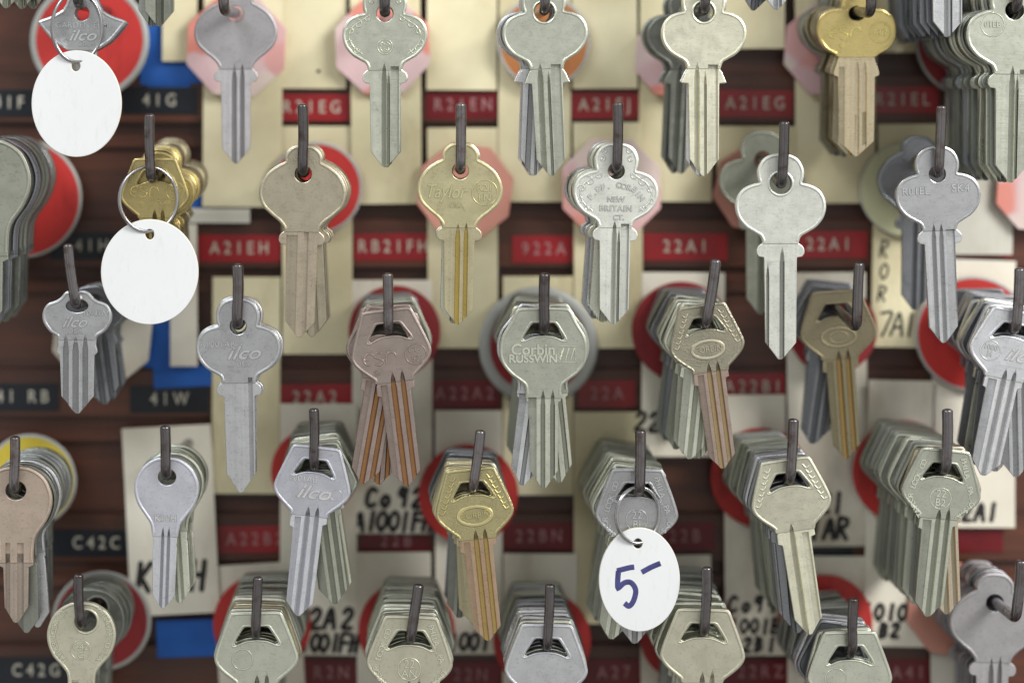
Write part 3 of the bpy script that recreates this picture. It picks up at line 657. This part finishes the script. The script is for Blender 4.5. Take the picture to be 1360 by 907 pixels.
# cards: x0, x1, y0, y1, material, where
CARDS = [
 (367, 460, -90, 118, 'manila', 'left of the scroll edged key at the top'), (567, 660, -90, 120, 'manila', 'between the scroll edged key and orange disc'),
 (760, 846, -90, 118, 'manila', 'right of the orange disc at the top'), (948, 1042, -90, 65, 'manila', 'between pale gold and shiny gold keys'),
 (1158, 1236, -90, 70, 'manila', 'right of the shiny gold oval key'), (216, 262, -90, 82, 'manila', 'beside blue tape at the top left'),
 (270, 375, -20, 275, 'manila', 'behind the smooth grey key and pink octagon'), (466, 559, -20, 271, 'manila', 'behind the scroll edged key'),
 (662, 758, -20, 268, 'manila', 'behind the smooth pair over the orange disc'), (849, 946, -20, 268, 'manila', 'behind the pale gold plain keys'),
 (1056, 1162, -10, 270, 'manila', 'behind the shiny oval gold keys'), (1256, 1345, -10, 338, 'greycard', 'behind the nickel row at the top right corner'),
 (375, 468, 168, 470, 'manila', 'behind the antique plain keys'), (568, 661, 170, 462, 'manila', 'behind the italic lettered key'),
 (762, 853, 163, 462, 'manila', 'behind the fully engraved silver key'), (952, 1056, 168, 266, 'manila', 'behind the bright plain key with long blade'),
 (1166, 1278, 165, 265, 'manila', 'behind the steel key with two codes'), (240, 332, 277, 296, 'greycard', 'as a narrow scrap right of the gold keys'),
 (226, 262, 298, 486, 'cream', 'behind the ivory blank tag'), (1158, 1240, 296, 461, 'manila', 'written on below the pale green disc'),
 (282, 372, 368, 655, 'manila', 'behind the long grey key at mid left'), (468, 574, 372, 708, 'cream', 'behind the bronze keys with copper grooves'),
 (668, 761, 367, 657, 'manila', 'behind the round shouldered key with ribbon logo'), (852, 962, 362, 606, 'cream', 'behind the pebbled key with laurel border'),
 (1046, 1152, 362, 725, 'cream', 'behind the worn brass key'), (1240, 1346, 345, 522, 'cream', 'behind the silver keys at right edge'),
 (168, 286, 566, 815, 'cream', 'behind the smooth round silver key'), (372, 474, 536, 870, 'cream', 'behind the bluish silver hexagonal key'),
 (578, 667, 545, 868, 'cream', 'behind the gold pebbled key'), (762, 852, 547, 828, 'manila', 'behind the priced tag'),
 (962, 1044, 524, 870, 'cream', 'behind the leaf bordered thick row'), (1150, 1236, 505, 858, 'cream', 'behind the lettered thick row at far right'),
 (1240, 1348, 512, 700, 'cream', 'in the right margin below the silver keys'),
 (288, 402, 748, 960, 'cream', 'behind the faint circled row at bottom left'), (474, 573, 733, 960, 'cream', 'behind the lettered row at bottom centre left'),
 (668, 766, 735, 960, 'cream', 'behind the smooth silver row at bottom centre'), (850, 946, 737, 960, 'cream', 'behind the cream coloured row at the bottom'),
 (1046, 1150, 738, 960, 'cream', 'behind the cut off row at bottom right'), (1236, 1290, 846, 960, 'greycard', 'behind the mauve grey key at the corner'),
]
ROTC = {26: -3.0, 33: -3.5, 24: -.8, 31: 1.2, 25: 2.0, 19: 1.0, 36: -1}
cards = []
for i, (x0, x1, y0, y1, m, where) in enumerate(CARDS):
    d = L-.0042-(i % 4)*.0005-(.0012 if y0 > 500 else 0)
    lab = ('grey' if m == 'greycard' else 'cream' if m == 'cream' else 'manila')+' card '+where
    c = plate('backing_card', x0, x1, y0, y1, d, M[m], lab, 'card', 'paper cards hung on the board', rot=ROTC.get(i, random.uniform(-.5, .5)), curl=random.uniform(0, .0006))
    cards.append((c, d))
def write(i, lines): c, d = cards[i]; handwrite(c, d, lines)
write(26, [('K10H', 178, 783, 37, 24, 2.7)])
write(21, [('Co92', 486, 672, 24, 21, 2.4), ('A1001FH', 472, 704, 24, 15, 2.2)])
write(27, [('2A2', 412, 834, 26, 21, 2.4), ('1001FH', 400, 864, 22, 13, 2.2)])
write(28, [('1001', 596, 862, 22, 14, 2.0)])
write(30, [('Co94', 968, 812, 20, 17, 1.9), ('1001B', 968, 840, 18, 14, 1.8), ('22B1', 970, 864, 18, 16, 1.9)])
write(24, [('R21', 1068, 680, 26, 18, 2.2), ('1AR', 1074, 714, 26, 18, 2.4)])
write(31, [('1010H', 1150, 822, 20, 15, 2.2), ('B2', 1172, 845, 18, 16, 2.2)])
write(32, [('22A1', 1262, 690, 22, 17, 2.2)])
write(23, [('22', 846, 572, 24, 16, 2.0)])
write(19, [('R', 1168, 342, 22, 16, 1.0), ('0', 1168, 372, 20, 16, 1.0), ('R', 1166, 400, 20, 16, 1.0), ('7A1', 1168, 446, 30, 17, 1.4)])
def dot(card, d, x, y, r):
    w = P(x, y, d); c = card.location
    o = link('pencil_dot', ribbon([(w.x-c.x, SURF[card.name](w.z-c.z)-.00012, w.z-c.z), (w.x-c.x+.0002, SURF[card.name](w.z-c.z)-.00012, w.z-c.z)], r*S), [M['marker']], card)
dot(*cards[0], 423, 95, 2.4)

def label_tape(text, x, y, mat, ink, w=92, h=36, rot=0, where='', sz=17, sp=1.55):
    d = D_RAIL-.0003
    t = empty('label_strip', P(x, y, d), None, None); t.rotation_euler = (0, R(rot), 0)
    colour = {'tape_red': 'red', 'tape_dark': 'dark red', 'tape_black': 'black'}[mat]
    tag(t, f'{colour} embossed label strip reading {text} {where}'.strip() if text else f'{colour} blank label strip {where}', 'label', 'embossed label strips on the rails')
    k = 1+d/Z
    hw, hh = w/2*k, h/2*k
    me = sharp(flat_shape([[(-hw, -hh), (hw, -hh), (hw, hh), (-hw, hh)]], -.00015, .00015, .00005))
    link('tape', yface(me), [M[mat]], t)
    if text: link('lettering', yface(glyphs(text, sz*k, 0, 0, .0002, ex=.00008, bold=.15, sp=sp, sx=.84)), [M[ink]], t)
LB = [
 ('41F', 12, 137, 'tape_black', 'lens', 100), ('41G', 212, 134, 'tape_black', 'lens', 100), ('R21EG', 414, 143, 'tape_red', 'lens', 102), ('R21EN', 615, 140, 'tape_dark', 'lens_dim', 98),
 ('A21EJ', 803, 140, 'tape_red', 'lens', 98), ('A21EG', 1003, 138, 'tape_red', 'lens', 100), ('R21EL', 1198, 133, 'tape_red', 'lens', 96),
 ('41H', 122, 327, 'tape_black', 'lens', 110), ('A21EH', 318, 330, 'tape_red', 'lens', 110), ('RB21FH', 522, 328, 'tape_red', 'lens', 104), ('922A', 722, 331, 'tape_red', 'lens_dim', 84),
 ('22A1', 910, 328, 'tape_red', 'lens', 112), ('22A1', 1100, 325, 'tape_red', 'lens', 104), ('322A1', 1304, 324, 'tape_red', 'lens_dim', 80),
 ('41 RB', 30, 527, 'tape_black', 'lens', 96), ('41W', 225, 530, 'tape_black', 'lens', 104), ('22A2', 418, 528, 'tape_red', 'lens', 102), ('A22A2', 617, 523, 'tape_dark', 'lens_dim', 92),
 ('22A', 806, 523, 'tape_red', 'lens_dim', 76), ('A22B1', 1000, 514, 'tape_red', 'lens', 84),
 ('C42C', 128, 721, 'tape_black', 'lens', 124), ('A22B2', 338, 716, 'tape_red', 'lens_dim', 100), ('22B', 526, 718, 'tape_dark', 'lens_dim', 92), ('22BN', 716, 712, 'tape_dark', 'lens_dim', 96),
 ('A22B', 900, 712, 'tape_dark', 'lens_dim', 96), ('', 1102, 732, 'tape_black', 'lens', 60), ('', 1292, 715, 'tape_dark', 'lens_dim', 80),
 ('C42G', 48, 890, 'tape_black', 'lens', 110), ('R2N', 440, 893, 'tape_dark', 'lens_dim', 92), ('22N', 625, 896, 'tape_dark', 'lens_dim', 92), ('A27', 815, 893, 'tape_dark', 'lens_dim', 84), ('22RZ', 1010, 892, 'tape_dark', 'lens_dim', 92), ('A41', 1206, 893, 'tape_dark', 'lens_dim', 84),
]
WH = {('22A1', 910): 'left of the bright plain key', ('22A1', 1100): 'right of the bright plain key', ('', 1102): 'below the handwritten card at right', ('', 1292): 'at the right margin'}
for t, x, y, m, ink, w in LB:
    label_tape(t, x, y, m, ink, w, rot=random.uniform(-.6, .6), where=WH.get((t, x), ''))

def disc_tag(x, y, r, mat, label, rim=True, rimw=7, d=.0515):
    k = 1+d/Z; t = empty('round_tag', P(x, y, d), label, 'tag', 'round paper tags on the hooks')
    t.rotation_euler = (R(random.uniform(-1.5, 1.5)), 0, R(random.uniform(-1.5, 1.5)))
    me = sharp(flat_shape([ellipse(0, 0, (r-(rimw*.6 if rim else 0))*k, (r-(rimw*.6 if rim else 0))*k, 64)], -.0003, .0003, .0001)); link('disc', yface(me), [M[mat]], t)
    if rim:
        rr = (r-rimw/2)*k
        me = tube_mesh([[(a*S, b*S, 0) for a, b in ellipse(0, 0, rr, rr, 64)]], rimw/2*S*k, 10, True, .45)
        link('rim', yface(sharp(me, 60)), [M['rim']], t)
def oct_tag(x, y, r, mat, label, rot=0, d=.0515):
    k = 1+d/Z
    pts = []
    for q in range(8):
        a0 = R(22.5+45*q)
        for s in (-.03, .03):
            pts.append((r*k*math.cos(a0+s*.5), r*k*math.sin(a0+s*.5)))
    me = sharp(flat_shape([pts], -.0005, .0005, .00015))
    o = link('octagonal_tag', yface(me), [M[mat]]); o.location = P(x, y, d); o.rotation_euler = (R(random.uniform(-2, 2)), R(rot), R(random.uniform(-2, 2)))
    tag(o, label, 'tag', 'octagonal plastic tags on the hooks')
disc_tag(119, 54, 79, 'red', 'large metal rimmed red disc behind the cool white tag', rimw=9)
disc_tag(30, 264, 79, 'red', 'large metal rimmed red disc at the left edge', rimw=6)
disc_tag(420, 250, 62, 'red', 'small metal rimmed red disc behind the antique plain key', rimw=6)
disc_tag(722, 56, 62, 'orange', 'metal rimmed orange brown disc at the top', rimw=6)
disc_tag(1292, 54, 77, 'dark_shaded_red', 'metal rimmed dark red disc at the top right', rimw=6)
disc_tag(1204, 252, 63, 'greenish', 'pale yellow green disc behind the steel key with two codes', rimw=3)
disc_tag(1292, 443, 77, 'red', 'large metal rimmed red disc at the right', rimw=6)
disc_tag(715, 459, 79, 'dark_shaded_red', 'metal rimmed red disc behind the ribbon logo key', rimw=16)
disc_tag(40, 638, 62, 'yellow', 'metal rimmed yellow disc behind the peach key', rimw=6)
disc_tag(135, 824, 66, 'dark_shaded_red', 'metal rimmed dark red disc behind the old round key', rimw=7)
for x, y, r, m, l in [(524, 440, 61, 'dark_shaded_red', 'behind the bronze keys'), (905, 440, 66, 'dark_shaded_red', 'behind the pebbled nickel key'), (1106, 438, 59, 'dark_shaded_red', 'behind the worn brass key'),
    (418, 626, 58, 'red', 'behind the bluish silver key'), (622, 656, 66, 'red', 'behind the gold pebbled key'), (1010, 634, 66, 'red', 'behind the leaf bordered row'), (1200, 626, 68, 'red', 'behind the lettered row at far right'),
    (348, 828, 65, 'red', 'behind the faint circled row'), (540, 836, 64, 'red', 'behind the lettered row at the bottom'), (720, 850, 65, 'red', 'behind the smooth silver row'), (913, 842, 64, 'red', 'below the priced tag'), (1096, 826, 63, 'red', 'behind the cut off row at bottom right')]:
    disc_tag(x, y, r, m, 'plain rimless red disc '+l, rim=False)
oct_tag(314, 62, 70, 'pink', 'faded pink octagon behind the smooth grey key', 3)
oct_tag(508, 62, 67, 'pink', 'faded pink and lilac octagon behind the scroll edged key', -2)
oct_tag(896, 76, 56, 'pink', 'faded pink octagon behind the pale gold keys', 5)
oct_tag(1104, 66, 66, 'pink', 'faded pink octagon behind the shiny gold keys', 5)
oct_tag(618, 254, 66, 'salmon', 'salmon octagon behind the italic lettered key', 8)
oct_tag(812, 250, 70, 'pink', 'faded pink octagon behind the fully engraved key', 0)
oct_tag(1008, 250, 62, 'salmon', 'salmon octagon behind the bright plain key', 12)
oct_tag(1378, 252, 58, 'pink', 'faded pink octagon at the right edge', 4)
oct_tag(1268, 808, 66, 'salmon', 'salmon octagon behind the mauve grey keys', 8)
oct_tag(136, 446, 69, 'cream', 'cream octagon behind the small three grooved key', 6)

for x0, x1, y0, y1, r, l in [(196, 252, -60, 118, 0, 'upright strip of blue tape at the top left'), (186, 268, 78, 112, -2, 'short crosswise blue tape above the black 41G strip'), (232, 284, 232, 276, 0, 'blue tape scrap beside the gold keys'), (194, 246, 395, 490, 6, 'slanted blue tape below the ivory blank tag'),
    (204, 285, 486, 514, -3, 'short blue tape above the black 41W strip'), (208, 290, 822, 872, -2, 'wide blue tape below the handwritten K10H card')]:
    plate('blue_tape', x0, x1, y0, y1, L-.0034-random.uniform(0, .0004), M['blue'], l, 'tape', 'pieces of blue tape', rot=r, th=.0002)

# ------------------------------------------------------------------ the board
def box(bm, a, b):
    v = [bm.verts.new((x, y, z)) for x in (a[0], b[0]) for y in (a[1], b[1]) for z in (a[2], b[2])]
    for f in [(0, 1, 3, 2), (4, 6, 7, 5), (0, 4, 5, 1), (2, 3, 7, 6), (0, 2, 6, 4), (1, 5, 7, 3)]: bm.faces.new([v[i] for i in f])
def struct(name, x0, x1, y0, y1, d0, d1, mat, bev=.0006):
    a = P(x0, y1, d0); b = P(x1, y0, d0); bm = bmesh.new()
    c = (a+b)/2; box(bm, (a.x-c.x, 0, a.z-c.z), (b.x-c.x, d1-d0, b.z-c.z))
    bmesh.ops.bevel(bm, geom=bm.edges[:], offset=bev, segments=2, affect='EDGES')
    bmesh.ops.recalc_face_normals(bm, faces=bm.faces)
    me = bpy.data.meshes.new(name); bm.to_mesh(me); bm.free(); sharp(me, 30)
    o = link(name, me, [mat]); o.location = (c.x, d0, c.z); o['kind'] = 'structure'; return o
struct('wooden_board', -700, 2100, -900, 1800, L, L+.018, M['wood'])
for y in (-60, 136, 328, 526, 718, 892, 1090):
    struct('wooden_rail', -690, 2090, y-36, y+28, D_RAIL, L-.0002, M['wood'])
    struct('wooden_moulding', -690, 2090, y+44, y+62, L-.0022, L-.0001, M['wood'], .0008)

# ------------------------------------------------------------------ light
w = bpy.data.worlds.new('World'); bpy.context.scene.world = w; w.use_nodes = True
nt = w.node_tree; bg = nt.nodes['Background']
tc = N(nt, 'ShaderNodeTexCoord'); sx = N(nt, 'ShaderNodeSeparateXYZ'); nt.links.new(tc.outputs['Generated'], sx.inputs[0])
mr = N(nt, 'ShaderNodeMapRange'); mr.inputs['From Min'].default_value = -1; nt.links.new(sx.outputs['Z'], mr.inputs['Value'])
cr = N(nt, 'ShaderNodeValToRGB'); e = cr.color_ramp.elements
e[0].position, e[0].color = 0.0, (.14, .13, .12, 1); e[1].position, e[1].color = 1.0, (.48, .49, .52, 1)
for p, c in [(.38, (.60, .59, .56)), (.52, (.72, .72, .70)), (.7, (.64, .65, .66))]:
    q = e.new(p); q.color = (*c, 1)
nt.links.new(mr.outputs[0], cr.inputs[0])
ns = N(nt, 'ShaderNodeTexNoise', Scale=2.6, Detail=2.0); nt.links.new(tc.outputs['Generated'], ns.inputs['Vector'])
rr = N(nt, 'ShaderNodeMapRange'); rr.inputs['From Min'].default_value = .35; rr.inputs['From Max'].default_value = .65
rr.inputs['To Min'].default_value = .35; rr.inputs['To Max'].default_value = 1.45; nt.links.new(ns.outputs['Fac'], rr.inputs['Value'])
vm = N(nt, 'ShaderNodeVectorMath', operation='SCALE'); nt.links.new(cr.outputs[0], vm.inputs[0]); nt.links.new(rr.outputs[0], vm.inputs['Scale'])
nt.links.new(vm.outputs[0], bg.inputs['Color']); bg.inputs['Strength'].default_value = 1.02
def area(name, loc, target, sx_, sy_, power, col):
    ld = bpy.data.lights.new(name, 'AREA'); ld.shape = 'RECTANGLE'; ld.size = sx_; ld.size_y = sy_; ld.energy = power; ld.color = col
    o = bpy.data.objects.new(name, ld); C.objects.link(o); o.location = loc
    o.rotation_euler = (Vector(target)-Vector(loc)).to_track_quat('-Z', 'Y').to_euler()
tgt = P(680, 450)
area('right_area_light', (1.15, -1.0, Z0+.80), tgt, .7, .6, 34, (1, .99, .97))  # unseen soft area light, upper right in front of the board
area('left_fill_light', (-.70, -.95, Z0+.85), tgt, 1.0, .4, 10, (.93, .97, 1))  # area light added at upper left to vary the metal reflections

# ------------------------------------------------------------------ camera
cam = bpy.data.cameras.new('Camera'); co = bpy.data.objects.new('Camera', cam); C.objects.link(co)
co.location = (0, -Z, Z0); co.rotation_euler = (R(90), 0, 0)
cam.sensor_width = 36; cam.lens = 36*Z/(1360*S)
cam.shift_x = (680-VX)/1360; cam.shift_y = -(453.5-VY)/1360
cam.clip_start = .05; cam.clip_end = 20
cam.dof.use_dof = True; cam.dof.focus_distance = Z+.003; cam.dof.aperture_fstop = 3.5
sc = bpy.context.scene; sc.camera = co
sc.view_settings.view_transform = 'Standard'; sc.view_settings.look = 'None'; sc.view_settings.exposure = 0
